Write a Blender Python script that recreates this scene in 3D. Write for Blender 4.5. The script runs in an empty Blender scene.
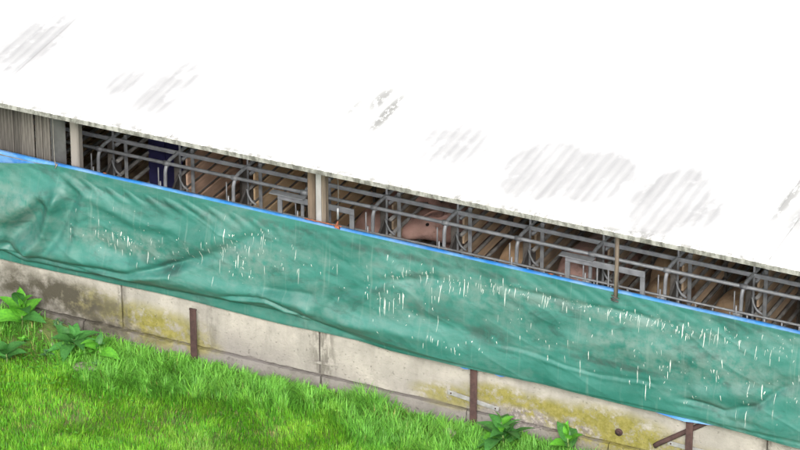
import bpy, math, random
import numpy as np
from mathutils import Vector, Matrix
random.seed(7)
rng = np.random.default_rng(7)
R = math.radians
S = bpy.context.scene
COL = S.collection

# ------------------------------------------------------------------ camera
TH, PS, DIST = R(26.4), R(25.8), 32.0
fwd = Vector((-math.sin(PS)*math.cos(TH), math.cos(PS)*math.cos(TH), -math.sin(TH)))
cam = bpy.data.cameras.new('camera')
cam.sensor_width = 36.0
cam.lens = 3900/800*36.0
cam.clip_start = 0.5
cam.clip_end = 3000
camo = bpy.data.objects.new('camera', cam)
camo.location = Vector((0, 0, 1.66)) - DIST*fwd
camo.rotation_euler = fwd.to_track_quat('-Z', 'Y').to_euler()
COL.objects.link(camo)
S.camera = camo

# ------------------------------------------------------------------ light
W = bpy.data.worlds.new('World')
S.world = W
W.use_nodes = True
wn = W.node_tree
bg = wn.nodes['Background']
sky = wn.nodes.new('ShaderNodeTexSky')
sky.sky_type = 'NISHITA'
sky.sun_disc = False
SUN_EL, SUN_AZ = R(35), R(156)       # azimuth measured clockwise from +Y
sky.sun_elevation = SUN_EL
sky.sun_rotation = SUN_AZ
sky.dust_density = 4.0
sky.air_density = 1.0
sky.ozone_density = 1.0
hs = wn.nodes.new('ShaderNodeHueSaturation')
hs.inputs['Saturation'].default_value = 0.35
wn.links.new(sky.outputs[0], hs.inputs['Color'])
wn.links.new(hs.outputs[0], bg.inputs[0])
bg.inputs[1].default_value = 0.15
sl = bpy.data.lights.new('sun', 'SUN')
sl.energy = 1.5
sl.angle = R(18)
sl.color = (1.0, 0.96, 0.9)
so = bpy.data.objects.new('sun', sl)
sd = Vector((math.sin(SUN_AZ)*math.cos(SUN_EL), math.cos(SUN_AZ)*math.cos(SUN_EL), math.sin(SUN_EL)))
so.rotation_euler = sd.to_track_quat('Z', 'Y').to_euler()
so.location = (-3, -10, 20)
COL.objects.link(so)
S.view_settings.view_transform = 'Standard'
S.view_settings.look = 'None'
S.view_settings.gamma = 1
S.view_settings.exposure = 1.0

# ------------------------------------------------------------------ node helper
class G:
    def __init__(s, name):
        s.m = bpy.data.materials.new(name)
        s.m.use_nodes = True
        s.t = s.m.node_tree
        s.b = s.t.nodes['Principled BSDF']
    def n(s, ty, **k):
        nd = s.t.nodes.new(ty)
        for a, v in k.items():
            setattr(nd, a, v)
        return nd
    def put(s, sock, v):
        if isinstance(v, bpy.types.NodeSocket):
            s.t.links.new(v, sock)
        elif v is not None:
            if sock.type == 'RGBA' and not hasattr(v, '__len__'):
                v = (v, v, v, 1)
            if sock.type == 'RGBA' and len(v) == 3:
                v = (*v, 1)
            sock.default_value = v
    def obj(s): return s.n('ShaderNodeTexCoord').outputs['Object']
    def pos(s): return s.n('ShaderNodeNewGeometry').outputs['Position']
    def m_(s, op, a, b=0.0, c=None, clamp=False):
        nd = s.n('ShaderNodeMath', operation=op, use_clamp=clamp)
        s.put(nd.inputs[0], a); s.put(nd.inputs[1], b)
        if c is not None: s.put(nd.inputs[2], c)
        return nd.outputs[0]
    def add(s, a, b): return s.m_('ADD', a, b)
    def sub(s, a, b): return s.m_('SUBTRACT', a, b)
    def mul(s, a, b): return s.m_('MULTIPLY', a, b)
    def mp(s, v, scale=(1, 1, 1), loc=(0, 0, 0), rot=(0, 0, 0)):
        nd = s.n('ShaderNodeMapping')
        s.put(nd.inputs[0], v)
        nd.inputs['Scale'].default_value = scale
        nd.inputs['Location'].default_value = loc
        nd.inputs['Rotation'].default_value = rot
        return nd.outputs[0]
    def noise(s, v, sc, det=4.0, rough=0.55, dist=0.0):
        nd = s.n('ShaderNodeTexNoise')
        s.put(nd.inputs['Vector'], v)
        nd.inputs['Scale'].default_value = sc
        nd.inputs['Detail'].default_value = det
        nd.inputs['Roughness'].default_value = rough
        nd.inputs['Distortion'].default_value = dist
        return nd.outputs[0]
    def sep(s, v):
        nd = s.n('ShaderNodeSeparateXYZ'); s.put(nd.inputs[0], v)
        return nd.outputs
    def ss(s, x, a, b, lo=0.0, hi=1.0):
        nd = s.n('ShaderNodeMapRange', interpolation_type='SMOOTHSTEP')
        s.put(nd.inputs[0], x)
        for i, q in enumerate((a, b, lo, hi)): nd.inputs[i+1].default_value = q
        return nd.outputs[0]
    def mix(s, f, a, b):
        nd = s.n('ShaderNodeMix', data_type='RGBA')
        s.put(nd.inputs[0], f); s.put(nd.inputs[6], a); s.put(nd.inputs[7], b)
        return nd.outputs[2]
    def attr(s, name):
        nd = s.n('ShaderNodeAttribute'); nd.attribute_name = name
        return nd.outputs
    def rnd(s): return s.n('ShaderNodeObjectInfo').outputs['Random']
    def blob(s, x, z, items):
        """sum of soft ellipses: (cx, cz, rx, rz, weight)"""
        tot = None
        for cx, cz, rx, rz, w in items:
            dx = s.m_('MULTIPLY', s.sub(x, cx), 1/rx)
            dz = s.m_('MULTIPLY', s.sub(z, cz), 1/rz)
            d = s.add(s.mul(dx, dx), s.mul(dz, dz))
            g = s.mul(s.ss(d, 0.0, 1.6, 1.0, 0.0), w)
            tot = g if tot is None else s.m_('MAXIMUM', tot, g)
        return tot
    def bump(s, h, st=0.5, dist=0.01):
        nd = s.n('ShaderNodeBump')
        nd.inputs['Strength'].default_value = st
        nd.inputs['Distance'].default_value = dist
        s.put(nd.inputs['Height'], h)
        s.t.links.new(nd.outputs[0], s.b.inputs['Normal'])
    def out(s, col, rough=0.8, metal=0.0, spec=0.3):
        s.put(s.b.inputs['Base Color'], col)
        s.put(s.b.inputs['Roughness'], rough)
        s.put(s.b.inputs['Metallic'], metal)
        s.put(s.b.inputs['Specular IOR Level'], spec)
        return s.m

def simple(name, c1, c2, sc=8, rough=0.75, metal=0.0, vec_scale=(1, 1, 1), lo=.35, hi=.65, bump=0.3, bd=0.003, rv=0.15, spec=.3):
    g = G(name)
    v = g.mp(g.obj(), vec_scale)
    f = g.ss(g.noise(v, sc, 6, .6), lo, hi)
    c = g.mix(f, c1, c2)
    br = g.ss(g.rnd(), 0, 1, 1-rv, 1+rv)
    h = g.n('ShaderNodeHueSaturation'); g.put(h.inputs['Color'], c); g.put(h.inputs['Value'], br)
    g.bump(g.noise(v, sc*4, 5, .6), bump, bd)
    return g.out(h.outputs[0], rough, metal, spec)

# ------------------------------------------------------------------ materials
M = {}
# white roof sheet with grime on the eave edge and rain streaked stains
g = G('white_roof_sheet')
px, py, pz = g.sep(g.pos())[:3]
lean = g.add(px, 0.0)
stv = g.mp(g.pos(), (9, .9, 0.0))
streak = g.ss(g.noise(stv, 1.0, 6, .7), .30, .72)
fine = g.ss(g.noise(g.pos(), 9, 6, .7), .42, .62)
st = g.blob(px, py, [(-3.88, .68, .28, .7, .78), (-2.8, .42, .17, .36, .68), (-2.38, .40, .24, .75, .66),
                     (0.25, .45, .42, .5, .62), (1.12, .34, .38, .55, 1.0), (1.55, .42, .36, .48, .95), (2.25, .28, .34, .62, .95),
                     (2.6, .2, .16, .35, .7), (3.3, .25, .5, .6, .35)])
ribs = g.m_('SINE', g.mul(px, 2*math.pi/.088))
soft = g.m_('MULTIPLY', g.mul(st, g.ss(g.noise(g.mp(g.pos(), (2.2, 1.6, 1)), 2.6, 5, .6), .22, .55, .45, 1.0)), 1.6, clamp=True)
halo = g.blob(px, py, [(.3, .4, .6, .6, .8), (1.3, .3, .9, .7, 1), (2.4, .15, .8, .7, 1), (3.2, .2, .7, 1.2, .8), (-2.6, .4, .7, .7, .7), (-3.9, .6, .5, .9, .7)])
lines = g.mul(halo, g.mul(g.ss(ribs, .80, 1.0), g.ss(g.noise(g.mp(g.pos(), (6, .4, 0)), 1.0, 3, .6), .48, .62)))
stain = g.m_('MAXIMUM', g.mul(soft, g.add(g.add(g.mul(streak, .17), g.mul(ribs, .03)), g.ss(g.noise(g.mp(g.pos(), (1.6, .8, 1)), 3.0, 4, .6), .3, .6, .60, .72))), g.mul(lines, .72))
# darker lichen smears
sm = g.blob(px, py, [(-.47, .72, .06, .40, 1.0), (-.62, .92, .07, .25, .9), (-.76, .7, .05, .2, .7), (3.12, .78, .05, .5, .8), (3.3, .45, .1, .3, .5), (3.5, .9, .1, .6, .6)])
smf = g.mul(sm, g.ss(g.noise(g.mp(g.pos(), (1, .35, 1)), 22, 4, .7), .36, .50))
specks = g.ss(g.noise(g.pos(), 5.3, 8, .75), .69, .74)
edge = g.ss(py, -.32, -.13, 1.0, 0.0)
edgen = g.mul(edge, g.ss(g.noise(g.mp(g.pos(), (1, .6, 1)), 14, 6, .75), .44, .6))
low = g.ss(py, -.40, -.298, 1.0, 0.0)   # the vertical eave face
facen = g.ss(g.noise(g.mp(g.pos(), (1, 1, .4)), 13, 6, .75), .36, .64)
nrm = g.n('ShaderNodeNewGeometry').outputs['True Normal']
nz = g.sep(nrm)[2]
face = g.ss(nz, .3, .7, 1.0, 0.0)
c = g.mix(g.m_('MULTIPLY', stain, 1.0, clamp=True), (.74, .74, .73), (.30, .298, .298))
c = g.mix(g.mul(smf, .85), c, (.17, .17, .155))
c = g.mix(g.mul(specks, .5), c, (.2, .2, .17))
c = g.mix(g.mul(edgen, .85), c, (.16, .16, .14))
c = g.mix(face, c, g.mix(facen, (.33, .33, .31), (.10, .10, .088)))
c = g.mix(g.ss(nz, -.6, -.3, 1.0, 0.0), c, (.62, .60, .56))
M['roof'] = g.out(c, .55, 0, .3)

# cast concrete wall with lichen, soot and paint patches
def concrete(name, base, base2, footing=False):
    g = G(name)
    p = g.pos(); x, y, z = g.sep(p)[:3]
    n1 = g.noise(p, 3.0, 6, .6); n2 = g.noise(p, 17, 6, .7); n3 = g.noise(g.mp(p, (9, 9, .8)), 1.2, 4, .6)
    c = g.mix(g.ss(n1, .35, .65), base, base2)
    c = g.mix(g.mul(g.ss(n2, .45, .7), .35), c, tuple(q*.55 for q in base))
    c = g.mix(g.mul(g.ss(n3, .5, .72), .3), c, (.19, .175, .155))
    # grey damp towards the bottom
    wob = g.add(z, g.mul(g.sub(n1, .5), .35))
    damp = g.mul(g.ss(wob, .08, .40, 1.0, 0.0), g.ss(g.noise(p, 1.7, 5, .6), .32, .6))
    c = g.mix(g.mul(damp, .85), c, (.20, .185, .175))
    lm = g.blob(x, z, [(-2.95, .26, .35, .16, .8), (-2.4, .18, .62, .2, 1.0), (-2.0, .10, .3, .1, .8), (.45, .17, .34, .11, .9), (.95, .27, .36, .12, 1.1),
                       (1.35, .23, .45, .14, 1.1), (1.9, .2, .62, .2, 1.25), (2.35, .12, .5, .15, .9), (3.0, .1, .5, .15, .8), (-4.6, .2, .6, .15, .6), (5, .2, .8, .15, .8)])
    ln = g.ss(g.add(g.mul(n2, .5), g.noise(p, 6, 6, .7)), 0.55, .80)
    lic = g.mul(lm, ln)
    c = g.mix(g.m_('MULTIPLY', lic, 1.0, clamp=True), c, g.mix(g.ss(n2, .4, .65), (.165, .15, .035), (.235, .21, .07)))
    # bare scabbed area beside the right stake
    sb = g.mul(g.blob(x, z, [(1.15, .12, .36, .1, 1.2), (1.6, .14, .2, .07, 1.0), (-2.6, .1, .3, .07, .6)]), g.ss(g.noise(p, 8, 7, .75), .42, .55))
    c = g.mix(sb, c, g.mix(g.ss(n2, .45, .6), (.17, .15, .14), (.34, .31, .285)))
    # dark soot at the far left
    so_ = g.mul(g.blob(x, z, [(-3.3, .24, .62, .24, 1.3), (-3.7, .2, .3, .34, 1.2), (-2.9, .22, .4, .16, .95), (-2.75, .06, .5, .07, .9), (-3.1,.06,.6,.12,1.2), (-4.6, .3, .8, .3, 1)]), g.ss(g.noise(p, 5, 6, .7), .25, .60))
    c = g.mix(g.m_('MULTIPLY', so_, .85, clamp=True), c, (.062, .056, .042))
    # vertical runs under the joints
    rn = g.mul(g.blob(x, z, [(-2.66, .3, .05, .4, .8), (-1.78, .3, .06, .4, .6), (-.72, .3, .12, .4, .95), (3.27, .4, .05, .3, .8)]), g.ss(g.noise(g.mp(p, (1, 1, .3)), 20, 4, .6), .4, .6))
    c = g.mix(g.mul(rn, .85), c, (.12, .11, .095))
    pit = g.ss(g.noise(p, 38, 3, .6), .62, .70)
    c = g.mix(g.mul(pit, .4), c, (.12, .11, .095))
    g.bump(g.sub(g.add(g.mul(n2, .8), g.noise(p, 60, 4, .6)), pit), .7, .008)
    return g.out(c, .92, 0, .15)
M['concrete'] = concrete('wall_concrete', (.36, .335, .30), (.27, .255, .23))
M['footing'] = concrete('footing_concrete', (.185, .17, .155), (.13, .12, .108))

# green tarpaulin
g = G('green_tarpaulin')
p = g.obj(); x, y, z = g.sep(p)[:3]
n1 = g.noise(g.mp(p, (.55, 1, 1.3)), 2.2, 6, .62, .6)
n2 = g.noise(p, 9, 7, .72)
c = g.mix(g.ss(n1, .32, .66), (.013, .100, .078), (.032, .150, .124))
dust = g.mul(g.ss(g.noise(g.mp(p, (.7, 1, 1.6)), 1.6, 7, .68, .8), .43, .64), g.ss(n2, .3, .65))
c = g.mix(g.mul(dust, .36), c, (.155, .205, .19))
db = g.blob(x, z, [(-2.55, 1.0, .5, .12, .9), (-1.3, 1.05, .35, .18, .6), (.5, 1.2, .8, .1, .5), (2.6, 1.05, 1.0, .2, .7), (-3.7, 1.1, .3, .3, .8), (1.6, 1.3, 1.6, .07, .8), (.1, 1.0, .3, .12, .5)])
c = g.mix(g.mul(g.mul(db, g.ss(n2, .35, .6)), .45), c, (.19, .22, .20))
grime = g.mul(g.ss(g.noise(g.mp(p, (.6, 1, 1.2), (0, 0, 0), (0, .25, 0)), 4.5, 7, .72, .5), .53, .70), .6)
c = g.mix(grime, c, (.022, .055, .048))
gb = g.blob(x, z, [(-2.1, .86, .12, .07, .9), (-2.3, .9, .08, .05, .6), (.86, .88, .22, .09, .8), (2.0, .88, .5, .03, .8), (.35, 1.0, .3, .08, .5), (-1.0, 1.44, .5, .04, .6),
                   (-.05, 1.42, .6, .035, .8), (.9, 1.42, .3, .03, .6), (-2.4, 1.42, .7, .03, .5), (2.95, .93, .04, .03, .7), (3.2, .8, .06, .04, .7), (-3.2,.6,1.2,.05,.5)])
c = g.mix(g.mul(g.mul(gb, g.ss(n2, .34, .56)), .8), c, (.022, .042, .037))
runs = g.mul(g.ss(g.noise(g.mp(p, (26, 1, 1.3)), 1.0, 4, .6), .56, .72), .35)
c = g.mix(runs, c, (.13, .21, .18))
wv = g.n('ShaderNodeTexWave'); g.put(wv.inputs[0], p); wv.inputs['Scale'].default_value = 60; wv.bands_direction = 'X'
g.bump(g.add(g.mul(n2, .5), g.mul(g.noise(p, 45, 5, .65), .45)), .4, .009)
M['tarp'] = g.out(c, g.ss(n2, .2, .8, .42, .62), 0, .45)
g = G('blue_tarpaulin')
p = g.obj()
c = g.mix(g.ss(g.noise(p, 5, 5, .6), .35, .65), (.014, .13, .40), (.03, .19, .46))
wear = g.mul(g.ss(g.noise(g.mp(p, (1, 1, 1)), 2.3, 6, .7), .42, .66), .5)
c = g.mix(wear, c, (.25, .37, .52))
g.bump(g.noise(p, 25, 4, .6), .3, .006)
M['blue_tarp'] = g.out(c, .45, 0, .4)
M['dropping'] = simple('dried_dropping', (.56, .58, .54), (.26, .33, .30), 9, .9, rv=.05)

M['wood_grey'] = simple('weathered_board', (.115, .105, .095), (.04, .036, .032), 3, .9, vec_scale=(9, 9, .6), bump=.6, bd=.006, rv=.28)
M['wood_brown'] = simple('brown_board', (.155, .115, .085), (.08, .06, .045), 3, .85, vec_scale=(9, 9, .6), bump=.6, bd=.005, rv=.1)
M['wood_tan'] = simple('tan_board', (.19, .155, .12), (.10, .08, .065), 3, .85, vec_scale=(9, 9, .6), bump=.6, bd=.005, rv=.1)
M['render_grey'] = simple('grey_post_face', (.40, .40, .40), (.25, .245, .24), 4, .85, vec_scale=(1, 1, .4), bump=.3, rv=.05)
M['post_grey'] = simple('grey_timber_post', (.22, .20, .185), (.12, .11, .10), 3, .85, vec_scale=(5, 5, .5), bump=.5, bd=.004, rv=.05)
M['sheet_grey'] = simple('dull_metal_sheet', (.10, .10, .10), (.055, .055, .055), 3, .6, rv=.05, metal=.3)
M['galv'] = simple('galvanised_steel', (.31, .325, .345), (.19, .20, .215), 9, .5, metal=.15, bump=.15, rv=.18, spec=.5)
M['galv_light'] = simple('bright_galvanised_steel', (.37, .39, .42), (.25, .265, .285), 9, .48, metal=.15, bump=.15, rv=.1, spec=.5)
M['bar'] = simple('grubby_crate_bar', (.17, .16, .15), (.085, .075, .065), 5, .6, metal=.1, bump=.3, rv=.3)
M['feeder'] = simple('dark_feeder', (.11, .105, .10), (.055, .052, .05), 6, .6, rv=.2)
M['rust'] = simple('rusty_steel', (.080, .046, .042), (.045, .027, .026), 14, .85, metal=.15, bump=.5, bd=.004, rv=.15)
M['strip'] = simple('flat_galvanised_strip', (.34, .34, .34), (.24, .24, .235), 14, .6, metal=.3, rv=.05)
bw = dict(vec_scale=(5, .8, 5), bump=.4, bd=.004, rv=.2, lo=.3, hi=.7)
M['board_rose'] = simple('reddish_board', (.70, .49, .37), (.48, .32, .24), 4, .8, **bw)
M['board_tan'] = simple('tan_pen_board', (.80, .60, .39), (.66, .46, .28), 4, .8, **bw)
M['board_brown'] = simple('brown_pen_board', (.70, .54, .38), (.44, .32, .22), 4, .8, **bw)
M['board_dark'] = simple('dark_pen_board', (.46, .36, .26), (.24, .18, .13), 4, .8, **bw)
M['galv_dull'] = simple('dull_galvanised_bar', (.27, .27, .265), (.15, .145, .14), 6, .6, metal=.15, rv=.2)
M['orange'] = simple('orange_twine', (.30, .10, .05), (.17, .06, .035), 20, .8, rv=.05)
M['thread'] = simple('pale_thread', (.30, .28, .24), (.2, .19, .17), 20, .9, rv=.05)
M['blue_plastic'] = simple('navy_plastic_panel', (.028, .028, .10), (.018, .018, .065), 5, .6, rv=.05)
M['stone'] = simple('field_stone', (.34, .31, .25), (.2, .18, .15), 7, .9, bump=.7, bd=.01, rv=.2)
M['slat'] = simple('worn_concrete_slat', (.50, .37, .25), (.24, .165, .105), 5, .8, bump=.4, rv=.3)
M['inner'] = simple('barn_inner_floor', (.42, .36, .29), (.30, .25, .20), 4, .85, rv=.05)
M['dark_wall'] = simple('dingy_wall', (.32, .30, .27), (.22, .2, .18), 3, .9, rv=.05)
def skinmat(name, a, b, dirt):
    g = G(name)
    p = g.obj()
    c = g.mix(g.ss(g.noise(p, 4, 5, .6), .35, .65), a, b)
    c = g.mix(g.mul(g.ss(g.noise(p, 7, 6, .7), .5, .68), .6), c, dirt)
    g.bump(g.noise(g.mp(p, (1, .4, 1)), 40, 4, .6), .3, .006)
    g.b.inputs['Subsurface Weight'].default_value = .05
    return g.out(c, .6, 0, .3)
M['pig_tan'] = skinmat('tan_pig_skin', (.66, .45, .28), (.46, .30, .18), (.2, .13, .08))
M['pig_pink'] = skinmat('pink_pig_skin', (.50, .32, .28), (.36, .22, .19), (.10, .065, .055))
M['pig_brown'] = skinmat('brown_pig_skin', (.48, .34, .22), (.30, .20, .13), (.12, .08, .055))
M['pig_eye'] = simple('dark_eye', (.015, .01, .01), (.02, .012, .012), 5, .3)

def leafmat(name, a, b, rough=.45):
    g = G(name)
    p = g.obj()
    c = g.mix(g.ss(g.noise(p, 12, 4, .6), .35, .65), a, b)
    h = g.n('ShaderNodeHueSaturation'); g.put(h.inputs['Color'], c); g.put(h.inputs['Value'], g.ss(g.rnd(), 0, 1, .7, 1.25))
    m = g.out(h.outputs[0], rough, 0, .35)
    tr = g.n('ShaderNodeBsdfTranslucent'); g.put(tr.inputs[0], h.outputs[0])
    mx = g.n('ShaderNodeMixShader'); mx.inputs[0].default_value = .3
    o = g.t.nodes['Material Output']
    g.t.links.new(g.b.outputs[0], mx.inputs[1]); g.t.links.new(tr.outputs[0], mx.inputs[2]); g.t.links.new(mx.outputs[0], o.inputs[0])
    return m
M['leaf'] = leafmat('fresh_leaf', (.13, .40, .035), (.08, .28, .03))
M['leaf_dark'] = leafmat('dark_leaf', (.08, .26, .055), (.05, .18, .04))
M['leaf_pale'] = leafmat('pale_leaf', (.13, .26, .12), (.08, .19, .08))
M['stem'] = simple('plant_stem', (.14, .22, .06), (.1, .13, .05), 9, .6)
g = G('grass_blades')
ac = g.attr('gcol')[0]
m = g.out(ac, .5, 0, .3)
tr = g.n('ShaderNodeBsdfTranslucent'); g.put(tr.inputs[0], ac)
mx = g.n('ShaderNodeMixShader'); mx.inputs[0].default_value = .35
g.t.links.new(g.b.outputs[0], mx.inputs[1]); g.t.links.new(tr.outputs[0], mx.inputs[2]); g.t.links.new(mx.outputs[0], g.t.nodes['Material Output'].inputs[0])
M['grass'] = m
g = G('soil')
p = g.pos()
n = g.noise(p, 7, 8, .7)
c = g.mix(g.ss(n, .35, .65), (.10, .085, .05), (.20, .165, .10))
far = g.mix(g.ss(g.noise(p, 1.3, 6, .6), .35, .65), (.06, .16, .03), (.09, .21, .035))
dist = g.m_('POWER', g.add(g.mul(g.sep(p)[0], g.sep(p)[0]), g.mul(g.sep(p)[1], g.sep(p)[1])), .5)
c = g.mix(g.ss(dist, 5.0, 9.0), g.mix(.5, c, (.07, .17, .02)), far)
g.bump(n, .8, .03)
M['soil'] = g.out(c, .95, 0, .1)

# ------------------------------------------------------------------ mesh helpers
class MB:
    def __init__(s): s.v = []; s.f = []; s.sm = []
    def add(s, v, f, smooth=False):
        o = len(s.v); s.v += [tuple(q) for q in v]; s.f += [tuple(i+o for i in q) for q in f]; s.sm += [smooth]*len(f)
        return s
    def box(s, x0, x1, y0, y1, z0, z1, bv=0.0):
        if bv <= 0:
            v = [(x, y, z) for z in (z0, z1) for x, y in ((x0, y0), (x1, y0), (x1, y1), (x0, y1))]
            f = [(3, 2, 1, 0), (4, 5, 6, 7)] + [(i, (i+1) % 4, 4+(i+1) % 4, 4+i) for i in range(4)]
            return s.add(v, f)
        # chamfered on vertical and horizontal edges
        rings = []
        for z, q in ((z0, bv), (z0+bv, 0), (z1-bv, 0), (z1, bv)):
            a = [(x0+q+bv, y0+q), (x1-q-bv, y0+q), (x1-q, y0+q+bv), (x1-q, y1-q-bv), (x1-q-bv, y1-q), (x0+q+bv, y1-q), (x0+q, y1-q-bv), (x0+q, y0+q+bv)]
            rings.append([(x, y, z) for x, y in a])
        v = sum(rings, []); f = [tuple(range(7, -1, -1)), tuple(range(24, 32))]
        for k in range(3):
            for i in range(8):
                j = (i+1) % 8; f.append((k*8+i, k*8+j, k*8+8+j, k*8+8+i))
        return s.add(v, f)
    def tube(s, pts, r, n=8, caps=True):
        P = [Vector(p) for p in pts]; rs = r if hasattr(r, '__len__') else [r]*len(P)
        v = []; f = []
        up = None
        for i, p in enumerate(P):
            t = (P[min(i+1, len(P)-1)] - P[max(i-1, 0)]).normalized()
            if up is None:
                a = Vector((0, 0, 1)) if abs(t.z) < .9 else Vector((1, 0, 0))
                up = t.cross(a).normalized()
            up = (up - t*up.dot(t)).normalized(); w = t.cross(up)
            for k in range(n):
                q = 2*math.pi*k/n
                v.append(p + rs[i]*(math.cos(q)*up + math.sin(q)*w))
        for i in range(len(P)-1):
            for k in range(n):
                f.append((i*n+k, i*n+(k+1) % n, (i+1)*n+(k+1) % n, (i+1)*n+k))
        if caps:
            f.append(tuple(range(n-1, -1, -1))); f.append(tuple((len(P)-1)*n+k for k in range(n)))
        return s.add(v, f, True)
    def mesh(s, name, mat):
        me = bpy.data.meshes.new(name)
        me.from_pydata(s.v, [], s.f)
        me.polygons.foreach_set('use_smooth', s.sm)
        me.materials.append(M[mat]); me.update()
        return me
    def build(s, name, mat, parent=None, loc=(0, 0, 0)):
        return link(name, s.mesh(name, mat), parent, loc)
def link(name, data, parent=None, loc=(0, 0, 0), rot=None):
    o = bpy.data.objects.new(name, data); COL.objects.link(o)
    o.location = loc
    if rot: o.rotation_euler = rot
    if parent: o.parent = parent
    return o
def tag(o, label=None, cat=None, group=None, kind=None):
    for k, v in (('label', label), ('category', cat), ('group', group), ('kind', kind)):
        if v: o[k] = v
    return o
def thing(name, label, cat, loc=(0, 0, 0), group=None, rz=0):
    o = link(name, None, None, loc); o.rotation_euler.z = rz
    return tag(o, label, cat, group)
def kids(o): return [c for c in COL.objects if c.parent == o]
def copy_tree(o, parent=None):
    c = o.copy(); COL.objects.link(c); c.parent = parent
    for ch in kids(o): copy_tree(ch, c)
    return c
def fnoise(x, y, seed=0, scale=1.0, octs=4):
    """cheap smooth value noise on arrays"""
    r = np.random.default_rng(seed); tot = np.zeros_like(x, float); amp = 1.; sm = 0
    for o in range(octs):
        T = r.random((256, 256))*2-1
        X = x*scale*2**o + 37.1*o; Y = y*scale*2**o + 11.7*o
        xi = np.floor(X).astype(int); yi = np.floor(Y).astype(int); fx = X-xi; fy = Y-yi
        fx = fx*fx*(3-2*fx); fy = fy*fy*(3-2*fy)
        a = T[xi % 256, yi % 256]; b = T[(xi+1) % 256, yi % 256]; c = T[xi % 256, (yi+1) % 256]; d = T[(xi+1) % 256, (yi+1) % 256]
        tot += amp*((a*(1-fx)+b*fx)*(1-fy)+(c*(1-fx)+d*fx)*fy); sm += amp; amp *= .5
    return tot/sm

# ------------------------------------------------------------------ ground
GZ = -0.06
def ground_h(x, y):
    near = np.clip(1-np.hypot(x, y)/9, 0, 1)
    bank = .10*np.exp(-((x+3.6)/.55)**2)*np.exp(-(y/.35)**2)
    return GZ + near*(.025*fnoise(x, y, 3, 1.6)+.012*fnoise(x, y, 5, 7)) + bank
def axis(lim):
    a = list(np.linspace(-6, 6, 161)); b = 6.0; st = .1
    while b < lim:
        st *= 1.3; b += st; a.append(b); a.insert(0, -b)
    return np.array(a)
gx = axis(1500); gy = axis(1500)
XX, YY = np.meshgrid(gx, gy, indexing='ij')
ZZ = ground_h(XX, YY)
nx, ny = XX.shape
V = np.stack([XX, YY, ZZ], -1).reshape(-1, 3)
idx = np.arange(nx*ny).reshape(nx, ny)
F4 = np.stack([idx[:-1, :-1], idx[1:, :-1], idx[1:, 1:], idx[:-1, 1:]], -1).reshape(-1, 4)
def np_mesh(name, V, F, mat, smooth=True):
    me = bpy.data.meshes.new(name)
    k = F.shape[1]
    me.vertices.add(len(V)); me.vertices.foreach_set('co', V.astype(np.float32).ravel())
    me.loops.add(F.size); me.loops.foreach_set('vertex_index', F.astype(np.int32).ravel())
    me.polygons.add(len(F)); me.polygons.foreach_set('loop_start', np.arange(0, F.size, k, dtype=np.int32))
    me.polygons.foreach_set('loop_total', np.full(len(F), k, dtype=np.int32))
    me.polygons.foreach_set('use_smooth', np.full(len(F), smooth))
    me.materials.append(M[mat]); me.update(calc_edges=True); me.validate()
    return me
tag(link('ground', np_mesh('ground', V, F4, 'soil')), kind='structure')

# ------------------------------------------------------------------ the barn
barn = thing('pig_barn', 'long low pig barn with white corrugated roof and half open front above concrete', 'barn')
X0, X1 = -9.02, 9.26
EY, EZ, SL = -0.30, 2.172, 0.10
RIDGE = 5.2
# corrugated insulated roof sheets, ten ribs each
PITCH = .088; SW = PITCH*10
def sheet_mesh():
    n = 80; T = .05
    xs = [SW*i/n for i in range(n+1)]; xs[0] += .0007; xs[-1] -= .0007
    L = RIDGE-EY
    ys = [0, .02, .5, 1.5, 3, L]
    V = []; F = []
    for y in ys:
        for i, x in enumerate(xs):
            c = .5+.5*math.cos(2*math.pi*x/PITCH)
            V.append((x, y, -.0035*(1-c**.6) + (-.004 if y == 0 else 0)))
    m = n+1
    for j in range(len(ys)-1):
        for i in range(n): F.append((j*m+i, j*m+i+1, (j+1)*m+i+1, (j+1)*m+i))
    o = len(V)
    for i, x in enumerate(xs): V.append((x, .001, -T))
    for i in range(n): F.append((o+i, o+i+1, i+1, i))
    o2 = len(V)
    V += [(xs[0], L, -T), (xs[-1], L, -T)]
    F.append((o2, o2+1) + tuple(o+i for i in range(n, -1, -1)))
    sm = [True]*((len(ys)-1)*n) + [False]*(n+1)
    me = bpy.data.meshes.new('roof_sheet'); me.from_pydata(V, [], F); me.polygons.foreach_set('use_smooth', sm)
    me.materials.append(M['roof']); me.update()
    return me
sm_ = sheet_mesh()
ang = math.atan(SL)
x = X0
k = 0
while x < X1:
    o = link('roof_sheet', sm_, barn, (x, EY, EZ + random.uniform(-.0015, .0015)), (ang, 0, 0))
    o2 = link('roof_sheet', sm_, barn, (x+SW, 2*RIDGE-EY, EZ), (ang, 0, math.pi))
    x += SW; k += 1
XE = x
rz = EZ + (RIDGE-EY)*SL
MB().tube([(X0, RIDGE, rz-.005), (XE, RIDGE, rz-.005)], .06, 12).build('ridge_cap', 'roof', barn)
# rafters under the roof
for i in range(11):
    rx = X0+.3+i*1.8
    MB().box(-.04, .04, 0, (RIDGE-EY-.5)/math.cos(ang), -.20, -.062).build('rafter', 'wood_grey', barn, (rx, EY+.45, EZ+.045)).rotation_euler = (ang, 0, 0)
MB().box(X0, XE, 4.95, 5.05, rz-.33, rz-.2).build('ridge_beam', 'wood_grey', barn)
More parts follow.
